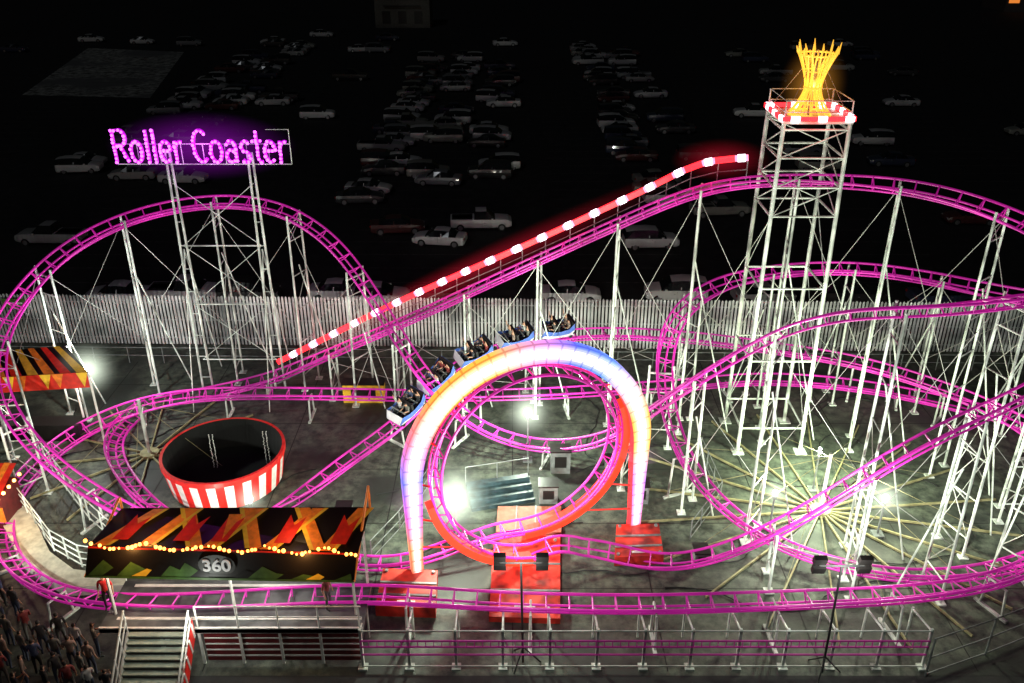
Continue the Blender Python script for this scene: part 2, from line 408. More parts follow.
par(b.obj("lift_tower",[M_white,M_whled,M_redled,M_cable]))
light('POINT',"tower_rim_glow",(c0.x,40.2-38,z0+.4),70,(1,.1,.1),.5,parent=coaster)
# crown sculpture
b=MB(); base=Vector((D(811,100,42.2).x,42.2,z0+.1)); Hc=2.75
def crad(t): return .36+ (.62*((.45-t)/.45)**1.6 if t<.45 else .50*((t-.45)/.55)**1.5)
for k in range(14):
    a0=2*math.pi*k/14
    for tw in(.35,-.35):
        P=[base+Vector((math.cos(a0+tw*t)*crad(t),math.sin(a0+tw*t)*crad(t),Hc*t)) for t in [i/12 for i in range(13)]]
        for i in range(12): b.cyl(P[i],P[i+1],.035,4,0,caps=False)
    e=P[-1]; b.cyl(e,e+Vector((math.cos(a0)*.10,math.sin(a0)*.10,.28 if k%2 else .5)),.06,5,0,r2=.015)
for t,r in((0.02,.05),(.2,.03),(.45,.07),(.72,.03),(.98,.045)):
    b.tube([base+Vector((math.cos(x)*crad(t),math.sin(x)*crad(t),Hc*t)) for x in [2*math.pi*i/20 for i in range(21)]],r,6,0)
b.cyl(base,base+Vector((0,0,2.4)),.09,6,1)
crown=empty("golden_crown_sculpture",base); o=b.obj("lattice",[M_gold,M_grey]); o.parent=crown; o.matrix_parent_inverse=Matrix.Translation(-base)
light('POINT',"crown_glow_lamp",(0,-.1,1.3),80,(1,.6,.15),.3,parent=crown)
bloom(crown,(0,0,1.3),1.0,M_bloomg,(1.6,1.6,2.1))
# --------------- LED arch ----------------
def led_mat():
    m=bpy.data.materials.new("led_matrix"); m.use_nodes=True; nt=m.node_tree; N=nt.nodes; Lk=nt.links
    bs=N["Principled BSDF"]; bs.inputs["Base Color"].default_value=(.02,.02,.02,1)
    uv=N.new("ShaderNodeUVMap"); sp=N.new("ShaderNodeSeparateXYZ"); Lk.new(uv.outputs[0],sp.inputs[0])
    r=N.new("ShaderNodeValToRGB"); cr=r.color_ramp
    st=[(0,(1,.14,.10)),(.07,(1,.28,.08)),(.13,(.75,.10,.6)),(.20,(.14,.16,1)),(.27,(.9,.10,.2)),(.34,(1,.34,.03)),(.44,(1,.42,.06)),(.51,(.75,.25,.6)),(.57,(.08,.14,1)),(.64,(.10,.25,1)),(.70,(.8,.4,.5)),(.76,(1,.42,.03)),(.82,(1,.5,.1)),(.89,(.6,.2,.95)),(.95,(1,.3,.7)),(1,(1,.10,.2))]
    while len(cr.elements)<len(st): cr.elements.new(.5)
    for e,(p,c) in zip(cr.elements,st): e.position=p; e.color=(*c,1)
    Lk.new(sp.outputs[0],r.inputs[0])
    def math_(op,a,b=None):
        n=N.new("ShaderNodeMath"); n.operation=op
        for i,x in enumerate((a,b)):
            if x is None: continue
            if isinstance(x,(int,float)): n.inputs[i].default_value=x
            else: Lk.new(x,n.inputs[i])
        return n.outputs[0]
    e=math_('ABSOLUTE',math_('SUBTRACT',sp.outputs[1],.5)); e=math_('MULTIPLY',e,2.0)
    n=N.new("ShaderNodeMath"); n.operation='SUBTRACT'; n.use_clamp=True; n.inputs[0].default_value=1.15; Lk.new(math_('MULTIPLY',e,1.3),n.inputs[1]); c=n.outputs[0]
    mx=N.new("ShaderNodeMixRGB"); mx.inputs[2].default_value=(1,.88,.88,1); Lk.new(math_('MULTIPLY',c,.72),mx.inputs[0]); Lk.new(r.outputs[0],mx.inputs[1])
    Lk.new(mx.outputs[0],bs.inputs["Emission Color"])
    w=math_('FRACT',math_('MULTIPLY',sp.outputs[0],46.0)); w=math_('GREATER_THAN',w,.14)
    w2=math_('FRACT',math_('MULTIPLY',sp.outputs[1],5.0)); w2=math_('GREATER_THAN',w2,.12)
    g=math_('ADD',math_('MULTIPLY',math_('MULTIPLY',w,w2),.45),.55)
    Lk.new(math_('MULTIPLY',g,math_('ADD',math_('MULTIPLY',c,1.7),1.7)),bs.inputs["Emission Strength"])
    return m
M_led=led_mat()
b=MB(); H1=5.1; Rr=W-.2
path=[]
for i in range(18): path.append((-Rr,H1*i/18))
na=48
for i in range(na+1):
    a=math.pi*(1-i/na); path.append((math.cos(a)*Rr,H1+math.sin(a)*Rr))
for i in range(18): path.append((Rr,H1*(17-i)/18))
def ap(x,z,o): return LC+ex*x+Vector((0,0,z))+ny*o
m=len(path); tot=0; cum=[0]
for i in range(1,m): tot+=math.hypot(path[i][0]-path[i-1][0],path[i][1]-path[i-1][1]); cum.append(tot)
def halfw(z): return .25+.19*min(1,max(0,(z-1.0)/5.0))
pr=[]
for i,(x,z) in enumerate(path):
    if i<18: nx,nz=1,0
    elif i>=18+na+1: nx,nz=-1,0
    else:
        a=math.pi*(1-(i-18)/na); nx,nz=-math.cos(a),-math.sin(a)
    hw=halfw(z); pr.append(((x-nx*hw,z-nz*hw),(x+nx*hw,z+nz*hw)))
dep=.22
for i in range(m-1):
    (o0,i0),(o1,i1)=pr[i],pr[i+1]; s0,s1=cum[i]/tot,cum[i+1]/tot
    b.poly([ap(*o0,-dep),ap(*i0,-dep),ap(*i1,-dep),ap(*o1,-dep)],0,[(s0,0),(s0,1),(s1,1),(s1,0)])
    b.poly([ap(*o0,dep),ap(*o1,dep),ap(*i1,dep),ap(*i0,dep)],0,[(s0,0),(s1,0),(s1,1),(s0,1)])
    b.poly([ap(*o0,-dep),ap(*o1,-dep),ap(*o1,dep),ap(*o0,dep)],0,[(s0,0),(s1,0),(s1,.08),(s0,.08)])
    b.poly([ap(*i0,-dep),ap(*i0,dep),ap(*i1,dep),ap(*i1,-dep)],2,[(0,0)]*4)
arch=empty("led_arch",LC); o=b.obj("led_panels",[M_led,M_grey,M_redled]); o.parent=arch; o.matrix_parent_inverse=Matrix.Translation(-LC)
# ring shaped emissive volume imitating bloom around the arch band
def ring_bloom():
    m=bpy.data.materials.new("arch_bloom"); m.use_nodes=True; nt=m.node_tree; N=nt.nodes; N.clear(); Lk=nt.links
    out=N.new("ShaderNodeOutputMaterial"); em=N.new("ShaderNodeEmission"); em.inputs[0].default_value=(.9,.45,.8,1)
    tc=N.new("ShaderNodeTexCoord"); s=N.new("ShaderNodeSeparateXYZ"); Lk.new(tc.outputs["Object"],s.inputs[0])
    def M_(op,a,b=None,cl=False):
        n=N.new("ShaderNodeMath"); n.operation=op; n.use_clamp=cl
        for i,x in enumerate((a,b)):
            if x is None: continue
            if isinstance(x,(int,float)): n.inputs[i].default_value=x
            else: Lk.new(x,n.inputs[i])
        return n.outputs[0]
    rr=M_('SQRT',M_('ADD',M_('MULTIPLY',s.outputs[0],s.outputs[0]),M_('MULTIPLY',s.outputs[2],s.outputs[2])))
    d=M_('SUBTRACT',rr,Rr); d=M_('SQRT',M_('ADD',M_('MULTIPLY',d,d),M_('MULTIPLY',s.outputs[1],s.outputs[1])))
    f=M_('SUBTRACT',1.0,M_('DIVIDE',d,1.35),True); f=M_('MULTIPLY',M_('POWER',f,1.8),.20)
    Lk.new(f,em.inputs[1]); Lk.new(em.outputs[0],out.inputs["Volume"])
    try: m.cycles.emission_sampling='NONE'
    except Exception: pass
    b=MB(); nn=40
    for i in range(nn):
        a0=math.pi*(1.06*i/nn-.03)*1.0; a1=math.pi*(1.06*(i+1)/nn-.03)
        def ringv(a): return [((Rr+1.3*math.cos(t))*math.cos(a),1.3*math.sin(t),(Rr+1.3*math.cos(t))*math.sin(a)) for t in [2*math.pi*k/10 for k in range(10)]]
        if i==0: b.v+=ringv(a0); b.f.append(tuple(range(10))); b.m.append(0)
        st_=len(b.v)-10; b.v+=ringv(a1)
        for k in range(10): b.f.append((st_+k,st_+10+k,st_+10+(k+1)%10,st_+(k+1)%10)); b.m.append(0)
        if i==nn-1: q=len(b.v)-10; b.f.append(tuple(reversed(range(q,q+10)))); b.m.append(0)
    o=b.obj("bloom_volume",[m]); o.parent=arch; o.location=(0,0,H1); o.rotation_euler=(0,0,math.atan2(ex.y,ex.x))
ring_bloom()
# red lower beam of loop
b=MB(); P=[]
for i in range(61):
    a=math.radians(-112+ (112+78)*i/60) ; f=(a/(2*math.pi))
    off_=(-.9+1.8*(f if f>=0 else 1+f))
    R=LR+.42
    c=Vector((cx.x,cx.y,lz)); p=c+ex*(-math.sin(a)*R)+Vector((0,0,-math.cos(a)*R)); 
    P.append((p+ny*off_,(p-c).normalized(),a))
for i in range(60):
    (p,n1,a),(q,n2,a2)=P[i],P[i+1]
    if (a<0)!=(a2<0) : continue
    if abs((p-q).length)>1: continue
    b.beam(p,q,.62,.3,0,up=n1)
par(b.obj("loop_red_beam",[M_redglow]))
b=MB()
for i in range(4,NL-3,6):
    s=LS[i]-LU[i]*.3; rel=s-LC; x=rel.dot(ex); z=s.z
    if z>H1: 
        d=Vector((x,z-H1)); d=d.normalized()*(W-.5); t=ap(d.x,H1+d.y,0)
    else: t=ap(math.copysign(W-.4,x),z,0)
    if (t-s).length<3.2: b.cyl(s,t,.04,5)
par(b.obj("loop_struts",[M_red]))
def plinth(name,quad,h):
    b=MB(); g=[G(u,v,0) for u,v in quad]; t=[Vector((q.x,q.y,h)) for q in g]
    b.poly(t,0)
    for i in range(4): b.poly([g[i],g[(i+1)%4],t[(i+1)%4],t[i]],0)
    c=sum(t,Vector())/4
    for i in range(4):
        q=c.lerp(t[i],.85); b.cyl(q,q+Vector((0,0,.08)),.08,6,1)
    for f in(.3,.62):
        b.beam(t[0].lerp(t[3],f)+Vector((0,0,.02)),t[1].lerp(t[2],f)+Vector((0,0,.02)),.1,.05,1)
    w0=t[0].lerp(t[1],.35).lerp(t[3].lerp(t[2],.35),.12); w1=t[0].lerp(t[1],.65).lerp(t[3].lerp(t[2],.65),.12)
    b.beam(w0+Vector((0,0,.03)),w1+Vector((0,0,.03)),.12,.03,2)
    return b.obj(name,[M_redpl,M_grey,M_wpaint])
plinth("red_footing",[(376,616),(436,618),(438,580),(384,578)],.55)
plinth("red_footing",[(614,566),(663,564),(658,532),(616,533)],.5)
plinth("red_footing",[(489,622),(560,624),(560,540),(494,540)],.3)
b=MB(); g=[G(496,538),G(561,538),G(561,512),G(498,512)]
b.poly([q+Vector((0,0,.35)) for q in g],0)
for i in range(4): b.poly([g[i],g[(i+1)%4],g[(i+1)%4]+Vector((0,0,.35)),g[i]+Vector((0,0,.35))],0)
for f in(.3,.6): b.beam(g[0].lerp(g[1],f)+Vector((0,0,.37)),g[3].lerp(g[2],f)+Vector((0,0,.37)),.06,.03,1)
b.obj("equipment_slab",[mat("salmon_panel",(.45,.14,.09),.6),M_grey])
# ---------------- lamps ------------------
def yard_lamp(u,v,h,power,r=.22,big=True,col=(.86,1,.78),bloom_r=0):
    p=G(u,v,h); e=empty("yard_lamp",(p.x,p.y,0))  # also names the added lamp at (820,450)
    b=MB(); b.cyl((0,0,0),(0,0,h-.1),.05,6,0); b.cyl((0,0,h-.25),(0,0,h-.08),.12,8,0); b.box((0,0,.05),.5,.5,.1,0)
    o=b.obj("pole",[M_grey]); o.parent=e
    b=MB(); b.ball((0,0,h+r*.8),r,0,12,8); o=b.obj("bulb",[M_bulb if big else M_bulbs],smooth=True); o.parent=e
    l=light('POINT',"lamp_light",(0,0,h+r*2+.15),power,col,.2,parent=e)
    if bloom_r: bloom(e,(0,0,h+r*.8),bloom_r)
    return e
yard_lamp(455,503,2.4,2800,.33,bloom_r=2.2)
yard_lamp(528,415,2.8,2200,.2,bloom_r=1.7)
yard_lamp(88,373,4.2,1700,.24,col=(.9,1,.95),bloom_r=1.9)
yard_lamp(885,500,2.0,1000,.15,False,(1,.97,.75),bloom_r=1.4)
yard_lamp(775,494,2.0,700,.12,False,(1,.97,.75),bloom_r=1.0)
yard_lamp(250,501,2.4,500,.14,False,(1,.95,.8),bloom_r=1.1)
yard_lamp(820,450,2.4,3000,.08,False,(.82,1,.66))  # added lamp, brightens the ground; no lamp known at this spot
def flood(u,v,foot,heads,power,tg,back=0):
    f=G(*foot); hgt=D(u,v,f.y).z; e=empty("floodlight_stand",(f.x,f.y,0))  # also names the two unseen stands beyond the view
    b=MB(); tx=D(u,v,f.y).x-f.x
    b.cyl((0,0,0),(tx,0,hgt),.045,6,0)
    for a in range(3): b.cyl((0,0,.8),(math.cos(a*2.09)*.7,math.sin(a*2.09)*.7,0),.03,5,0)
    b.cyl((tx-heads,0,hgt),(tx+heads,0,hgt),.04,6,0)
    for s in(-1,1):
        for k in(-1,1):
            M=Matrix.Rotation(math.radians(20),3,'X'); b.box((tx+s*heads,0.02,hgt+.2*k+.05),.46,.2,.34,1,M)
            b.box((tx+s*heads,0.145,hgt+.2*k+.05-.04),.38,.02,.26,2,M)
    o=b.obj("stand",[M_black,M_blackg,M_bulbs]); o.parent=e
    l=light('SPOT',"flood_light",(tx,.5,hgt+.1),power,(.92,1,.88),.15,parent=e,target=None,angle=140,blend=.8)
    d=(Vector(tg)-Vector((f.x+tx,f.y+.5,hgt))); l.rotation_euler=d.to_track_quat('-Z','Y').to_euler()
    if back: light('POINT',"front_fill_light",(tx,-.6,hgt+.3),back,(.95,1,.9),.2,parent=e)  # added fill light, brightens the front barrier; not a lamp head
flood(521,563,(523,662),.78,4800,(0,48,6),320)
flood(842,566,(822,672),.82,4800,(16,46,6),380)
flood(-60,560,(-60,650),.8,4200,(-16,46,8))  # unseen floodlight beyond the left edge of view
flood(1150,560,(1150,650),.8,3800,(24,46,9))  # unseen floodlight beyond the right edge of view
# ---------------- sign -------------------
sign=empty("roller_coaster_sign",(D(200,145,47.4).x,47.4,0))
def arc(cx_,cy,rx,ry,a0,a1,n=10): return [(cx_+rx*math.cos(math.radians(a0+(a1-a0)*i/n)),cy+ry*math.sin(math.radians(a0+(a1-a0)*i/n))) for i in range(n+1)]
GL={'R':(.74,[[(.02,0),(.02,1),(.38,1)]+arc(.38,.76,.24,.24,90,-90,8)+[(.02,.52)],[(.3,.52),(.64,0)]]),
'o':(.70,[arc(.3,.33,.27,.33,0,360,16)]),'l':(.30,[[(.12,0),(.12,1)]]),
'e':(.68,[[(.05,.36),(.55,.36)]+arc(.3,.33,.26,.33,5,310,14)]),
'r':(.50,[[(.07,0),(.07,.66)],arc(.32,.36,.25,.28,180,70,6)]),
'C':(.80,[arc(.42,.5,.36,.5,50,310,16)]),
'a':(.68,[arc(.3,.45,.22,.22,150,0,8)+[(.52,0)],arc(.28,.19,.22,.19,55,320,12)]),
's':(.60,[arc(.28,.49,.2,.17,40,270,8)+arc(.28,.16,.2,.16,90,-150,8)]),
't':(.50,[[(.22,.95),(.22,.12),(.32,0),(.44,.02)],[(.02,.66),(.44,.66)]]),' ':(.34,[])}
wd_=sum(GL[c][0]+.04 for c in "Roller Coaster")
pl=D(117,162,47.4); prr=D(291,161,47.4); ptop=D(200,130,47.4).z; zb=pl.z
sxx=(prr.x-pl.x)/wd_; szz=ptop-zb; ox=sign.location.x
b=MB(); X=0
for ch in "Roller Coaster":
    for st_ in GL[ch][1]:
        Q=[Vector((pl.x-ox+(X+x)*sxx,0,zb+y*szz)) for x,y in st_]
        b.tube(Q,.095,6,1)
        acc=0; b.ball(Q[0]+Vector((0,-.09,0)),.085,0,6,4)
        for i in range(1,len(Q)):
            a,c=Q[i-1],Q[i]; L=(c-a).length; t=0
            while acc+L-t>=.21:
                t+=.21-acc; acc=0
                pt=a.lerp(c,t/L)
                b.ball(pt+Vector((random.uniform(-.03,.03),-.09,random.uniform(-.03,.03))),random.uniform(.07,.095),0,6,4)
            acc+=L-t
    X+=GL[ch][0]+.04
o=b.obj("letters",[M_signled,M_signtube]); o.parent=sign
b=MB()
xl,xr=pl.x-ox,prr.x-ox
for z in(zb-.15,zb+(ptop-zb)*.55): b.cyl((xl,.14,z),(xr,.14,z),.03,5)
for k in range(9):
    x=xl+(xr-xl)*k/8; b.cyl((x,.14,zb-.15),(x,.14,ptop if k==8 else zb+(ptop-zb)*.55),.025,5)
b.cyl((xr,.14,ptop),(xr-1.2,.14,ptop),.025,5)
for u in(168,250):
    t=D(u,163,47.4).x-ox
    for o2 in(-.3,.3):
        b.cyl((t+o2,.15,0),(t+o2*.4,.15,zb+ (.5)),.07,6)
    for k in range(9): z=.8+k*1.4; b.cyl((t-.28+.02*k,.15,z),(t+.28-.02*k,.15,z+.0),.03,5)
xa=D(168,163,47.4).x-ox; xb=D(250,163,47.4).x-ox
for k in range(3):
    z=2+k*3.6; b.cyl((xa,.15,z),(xb,.15,z+3.6),.02,4); b.cyl((xb,.15,z),(xa,.15,z+3.6),.02,4); b.cyl((xa,.15,z),(xb,.15,z),.04,5)
for x in(xa,xb): b.cyl((x,.15,9),(x,3.0,0),.04,5); b.cyl((x,.15,9),(x,-2.6,0),.03,5)
o=b.obj("frame",[M_white]); o.parent=sign
light('POINT',"sign_glow",(0,-.8,zb+1),160,(.85,.1,1),.6,parent=sign)
bloom(sign,((xl+xr)/2,0,zb+.85),1.0,M_bloomp,((xr-xl)*.56,1.3,1.9))
# ---------------- striped drum -----------
c=G(223,449,1.9); drum=empty("striped_round_ride_tub",(c.x,c.y,0)); b=MB(); R=3.0; n=44
for k in range(n):
    a0=2*math.pi*k/n;a1=2*math.pi*(k+1)/n
    def q(a,r,z): return (math.cos(a)*r,math.sin(a)*r,z)
    mi=k%2
    b.poly([q(a0,R-.25,.15),q(a1,R-.25,.15),q(a1,R,1.65),q(a0,R,1.65)],mi)
    b.poly([q(a0,R+.05,1.65),q(a1,R+.05,1.65),q(a1,R+.05,1.9),q(a0,R+.05,1.9)],2)
    b.poly([q(a0,R,1.65),q(a1,R,1.65),q(a1,R+.05,1.65),q(a0,R+.05,1.65)],2)
    b.poly([q(a0,R+.05,1.9),q(a1,R+.05,1.9),q(a1,R-.10,1.9),q(a0,R-.10,1.9)],2)
    b.poly([q(a0,R-.10,1.9),q(a1,R-.10,1.9),q(a1,R-.3,.3),q(a0,R-.3,.3)],3)
    b.poly([q(a0,R-.3,.3),q(a1,R-.3,.3),(0,0,.3)],3)
b.cyl((0,0,0),(0,0,.15),2.6,24,3)
for (x,y) in((-.75,.6),(1.9,.9)):
    for dx in(-.09,.09):
        for k in range(24):
            b.ball((x+dx+random.uniform(-.025,.025),y,.4+k*.085),.028,4,5,3)
o=b.obj("tub",[M_red,M_wpaint,M_red,mat("tub_black",(.002,.002,.002),1.0,var=0),M_wpaint]); o.parent=drum
light('POINT',"tub_front_lamp",(.5,-4.3,1.0),130,(1,.9,.75),.15,parent=drum)
# ---------------- boarding station -------
st=empty("boarding_station",(-10,27,0))
def pst(o): o.parent=st; o.matrix_parent_inverse=Matrix.Translation((10,-27,0)); return o
b=MB()
x0=D(98,627,25.8).x; x1=D(362,627,25.8).x
xs0=D(128,627,25.8).x; xs1=D(192,627,25.8).x
b.box(((x0+x1)/2,27.15,1.7),x1-x0,2.7,.2,6)        # deck
for y in(26.35,28.2): b.box(((x0+x1)/2+.2,y,1.815),x1-x0-.6,.14,.03,1)
b.box(((x0+x1)/2,25.84,1.72),x1-x0+.02,.08,.26,1)
for k in range(5): b.box(((xs1+.3+x1)/2,25.9,.22+.3*k),x1-xs1-.4,.05,.2,2)
for k in range(4): b.box(((xs1+.3+x1)/2,25.87,.38+.3*k),x1-xs1-.4,.03,.05,1)
for k in range(5):
    x=xs1+.2+(x1-xs1-.3)*k/4; b.box((x,25.84,.9),.1,.08,1.8,1); b.cyl((x,25.85,1.8),(x,25.85,2.9),.035,5,1)
for z in(2.35,2.88): b.cyl((xs1+.2,25.85,z),(x1,25.85,z),.03,5,1)
N=10
for k in range(N):
    z=1.8-.18*(k+1); y=25.75-.21*(k+.5)
    b.box(((xs0+xs1)/2,y,z+.06),xs1-xs0-.1,.24,.05,3); b.box(((xs0+xs1)/2,y-.1,z+.0),xs1-xs0-.12,.02,.12,4)
for x in(xs0,xs1):
    b.beam((x,25.75,1.7),(x,23.65,-.02),.06,.25,1); b.cyl((x,25.75,2.8),(x,23.7,1.0),.04,6,1); b.cyl((x,25.75,2.3),(x,23.7,.5),.03,6,1)
    for k in range(4): y=25.7-.66*k; z=1.75-.56*k; b.cyl((x,y,z),(x,y,z+1.05),.03,5,1)
b.poly([(xs1+.12,25.7,1.6),(xs1+.12,23.9,.15),(xs1+.12,23.9,.9),(xs1+.12,25.7,2.5)],5)
for k in range(4): b.beam((xs1+.13,25.6-.45*k,1.6-.36*k),(xs1+.13,25.6-.45*k-.1,2.3-.36*k),.03,.12,1)
pst(b.obj("platform",[M_wpaint,M_wpaint,M_dkred,mat("stair_tread",(.3,.36,.3),.6),M_black,M_red,mat("deck_plate",(.10,.11,.11),.5,var=.4,scale=1.5)]))
BL=D(122,508,29.0);BR=D(370,507,28.6);FR=D(357,553,26.5);FL=D(88,546,26.5);dR=D(354,582,26.3);dL=D(85,577,26.3)
def quadpt(s,t,z=0):
    p=BL.lerp(BR,s).lerp(FL.lerp(FR,s),t); p.z+=z; return p
def fas(s,t,o=0):
    p=FL.lerp(FR,s).lerp(dL.lerp(dR,s),t); p.y-=o; return p
b=MB()
b.poly([quadpt(0,0),quadpt(0,1),quadpt(1,1),quadpt(1,0)],0)
b.poly([quadpt(0,0,-.12),quadpt(1,0,-.12),quadpt(1,1,-.12),quadpt(0,1,-.12)],0)
b.poly([fas(0,0),fas(0,1),fas(1,1),fas(1,0)],0)
def band(s0,t0,s1,t1,wd,mi,z): 
    b.poly([quadpt(s0-wd,t0,z),quadpt(s0+wd,t0,z),quadpt(s1+wd,t1,z),quadpt(s1-wd,t1,z)],mi)
XS=[(.04,.16),(.20,.30),(.40,.28),(.44,.56),(.62,.52),(.66,.80),(.86,.74),(.88,.98)]
for k,(a,c) in enumerate(XS):
    if c>a: band(a,.98,c,.03,.026,1,.012+.001*k); band(a+.03,.98,c+.03,.03,.008,2,.024+.001*k)
    else: band(a,.98,c,.03,.024,1,.034+.001*k); band(a-.03,.98,c-.03,.03,.009,2,.044+.001*k)
for k,s in enumerate((.10,.33,.47,.71,.92)):
    b.poly([quadpt(s-.03,.85,.055+.001*k),quadpt(s+.03,.85,.055+.001*k),quadpt(s+.055,.25,.055+.001*k),quadpt(s+.02,.45,.055+.001*k),quadpt(s-.01,.2,.055+.001*k)],3)
b.poly([quadpt(.455,.2,.065),quadpt(.48,.8,.065),quadpt(.51,.2,.065)],1)
for k in range(18):
    s=.01+k*.054; h=.3+.45*random.random()
    if .40<s<.55: continue
    w_=random.uniform(.06,.12); e_=min(.99,s+w_)
    b.poly([fas(s,.93,.01+.001*k),fas(e_,.93,.01+.001*k),fas(min(.99,e_+.03*random.random()),1-h*.4,.01+.001*k),fas(min(.985,s+.03*random.random()+w_*.3),1-h*.8,.01+.001*k)],(4,0,4,2,0,4)[k%6])
b.poly([fas(0,.93,.035),fas(0,1.0,.035),fas(1,1.0,.035),fas(1,.93,.035)],4)
b.poly([fas(0,0,.02),fas(0,.06,.02),fas(1,.06,.02),fas(1,0,.02)],3)
cc=fas(.485,.5,.06)
b.poly([cc+Vector((math.cos(a)*.7,0,math.sin(a)*.5)) for a in [2*math.pi*k/20 for k in range(20)]],5)
pst(b.obj("flame_canopy",[M_blackg,M_orange,M_yel,M_redg,M_green,mat("badge_grey",(.03,.03,.03),.5)]))
def text_obj(body,size,loc,rot,m,name,ext=.02):
    cu=bpy.data.curves.new(name,'FONT'); cu.body=body; cu.size=size; cu.extrude=ext; cu.align_x='CENTER'; cu.align_y='CENTER'; cu.offset=.015
    o=bpy.data.objects.new(name,cu); sc.collection.objects.link(o); o.location=loc; o.rotation_euler=rot; cu.materials.append(m); return o
pst(text_obj("360",.72,cc+Vector((0,-.04,0)),(math.radians(88),0,0),mat("number_white",(.7,.7,.7),.4,(1,1,1),.15,var=0),"number_360"))
b=MB()
for (s,t) in((.03,.1),(.97,.1),(.03,.95),(.97,.95),(.5,.95)):
    p=quadpt(s,t,-.13); b.cyl(p,(p.x,p.y,1.8),.06,6)
for a,c in((quadpt(1,0,1.0),quadpt(1,0)),(quadpt(1,0,1.0),fas(1,1)),(quadpt(0,0,.5),quadpt(0,0)),(quadpt(0,0,.5),fas(0,1))): b.cyl(a,c,.05,6,1)
pst(b.obj("canopy_posts",[M_wpaint,M_orange]))
b=MB(); sw=[]
for k in range(60):
    s=k/59; t=.12+.5*abs(math.sin(s*math.pi*4.5)); p=fas(s+random.uniform(-.004,.004),.05,.07)+Vector((0,0,.42-.62*t+random.uniform(-.04,.04))); 
    if k%6!=2: b.ball(p,random.uniform(.045,.085),0,6,4)
    sw.append(p)
b.tube(sw,.012,4,1)
pst(b.obj("string_lights",[M_goldw,M_black]))
for s in(.15,.8): light('POINT',"string_glow",fas(s,.1,.6)-Vector((-10,27,0)),55,(1,.45,.12),.2,parent=st)
for s in(.2,.75): light('POINT',"roof_string_glow",quadpt(s,.75,.9)-Vector((-10,27,0)),50,(1,.6,.3),.2,parent=st)
light('POINT',"under_canopy_lamp",quadpt(.6,.9,-.7)-Vector((-10,27,0)),260,(1,.95,.85),.2,parent=st)
light('POINT',"under_canopy_lamp",quadpt(.1,.9,-.7)-Vector((-10,27,0)),200,(1,.7,.5),.2,parent=st)
light('POINT',"stair_lamp",Vector((xs1+.3,25.0,2.9))-Vector((-10,27,0)),110,(.95,1,.9),.2,parent=st)
# ---------------- second canopy (left) ---
st2=empty("orange_canopy_stall",(-21,41,0)); b=MB()
q=[D(-10,352,43),D(66,346,42.6),D(88,372,40.6),D(-10,378,40.6)]
b.poly(q,0)
def q2(s,t): 
    p=q[0].lerp(q[1],s).lerp(q[3].lerp(q[2],s),t); p.z+=.02; return p
for k in range(6):
    s=k/6; b.poly([q2(s,0),q2(s+.08,0),q2(s+.16,1),q2(s+.05,1)],1+k%3)
f=[p-Vector((0,0,.9)) for p in(q[3],q[2])]
b.poly([q[3],f[0],f[1],q[2]],2)
for k in range(8):
    s=k/8; a=q[3].lerp(q[2],s)-Vector((0,.02,0)); c=q[3].lerp(q[2],s+.12)-Vector((0,.02,0)); b.poly([a,a.lerp(c,.5)-Vector((0,0,.85)),c],1+(k+1)%3)
for p in q: b.cyl(p,(p.x,p.y,0),.06,6,4)
b.box(((q[0].x+q[1].x)/2,42.2,.5),4.5,1.0,1.0,0)
o=b.obj("canopy",[M_blackg,M_orange,M_redg,M_yel,M_wpaint,M_dkred]); o.parent=st2; o.matrix_parent_inverse=Matrix.Translation((21,-41,0))
light('POINT',"stall_lamp",D(30,385,41)-Vector((-21,41,0)),200,(1,.6,.3),.2,parent=st2)
c=G(2,505,1.0); b=MB(); b.box((c.x-1,c.y,1.0),3.0,1.8,2.0,0); 
b.poly([(c.x-2.7,c.y-1.3,2.1),(c.x+.7,c.y-1.3,2.1),(c.x+.6,c.y+1,2.7),(c.x-2.6,c.y+1,2.7)],1)
for k in range(5): b.poly([(c.x-2.6+k*.66,c.y-1.29,2.13),(c.x-2.3+k*.66,c.y-1.29,2.13),(c.x-2.3+k*.66,c.y+.99,2.73),(c.x-2.6+k*.66,c.y+.99,2.73)],3)
for k in range(8): b.ball((c.x-2.4+k*.42,c.y-1.4,2.1),.09,2,6,4)
for k in range(5): b.ball((c.x+.72,c.y-1.2+k*.5,2.2),.09,2,6,4)
b.box((c.x+.2,c.y-.92,1.1),.8,.06,.8,3)
b.obj("game_booth",[M_dkred,M_redg,M_goldw,M_orange])
light('POINT',"booth_lamp",(c.x+1.2,c.y-1.8,2.4),200,(1,.7,.4),.2)
# ---------------- walkways / railings ----
def railing(name,P,h=1.1,sp=1.6,mats=None,rails=(.5,1.0),r=.03,z0=0.0):
    b=MB(); S=[]
    for i in range(len(P)-1):
        L=(P[i+1]-P[i]).length; n=max(1,int(L/sp))
        for k in range(n): S.append(P[i].lerp(P[i+1],k/n))
    S.append(P[-1])
    for s in S: b.cyl((s.x,s.y,z0),(s.x,s.y,z0+h+.03),r*1.3,5)
    for f in rails:
        for i in range(len(S)-1): b.cyl((S[i].x,S[i].y,z0+h*f),(S[i+1].x,S[i+1].y,z0+h*f),r,5,1 if f>.3 else 0)
    return b.obj(name,mats or [M_white,M_white])
b=MB(); g=[G(4,530),G(30,512),G(52,560),G(76,578),G(128,584),G(128,594),G(66,596),G(26,575)]
t=[q+Vector((0,0,.5)) for q in g]; b.poly(t[::-1],0)
for i in range(8): b.poly([g[i],g[(i+1)%8],t[(i+1)%8],t[i]],1)
b.obj("curved_walkway",[M_cream,M_wpaint])
railing("walkway_railing",[G(22,510),G(56,556),G(84,572),G(126,578)],1.2,1.0,rails=(.1,.4,.7,1),z0=.3)
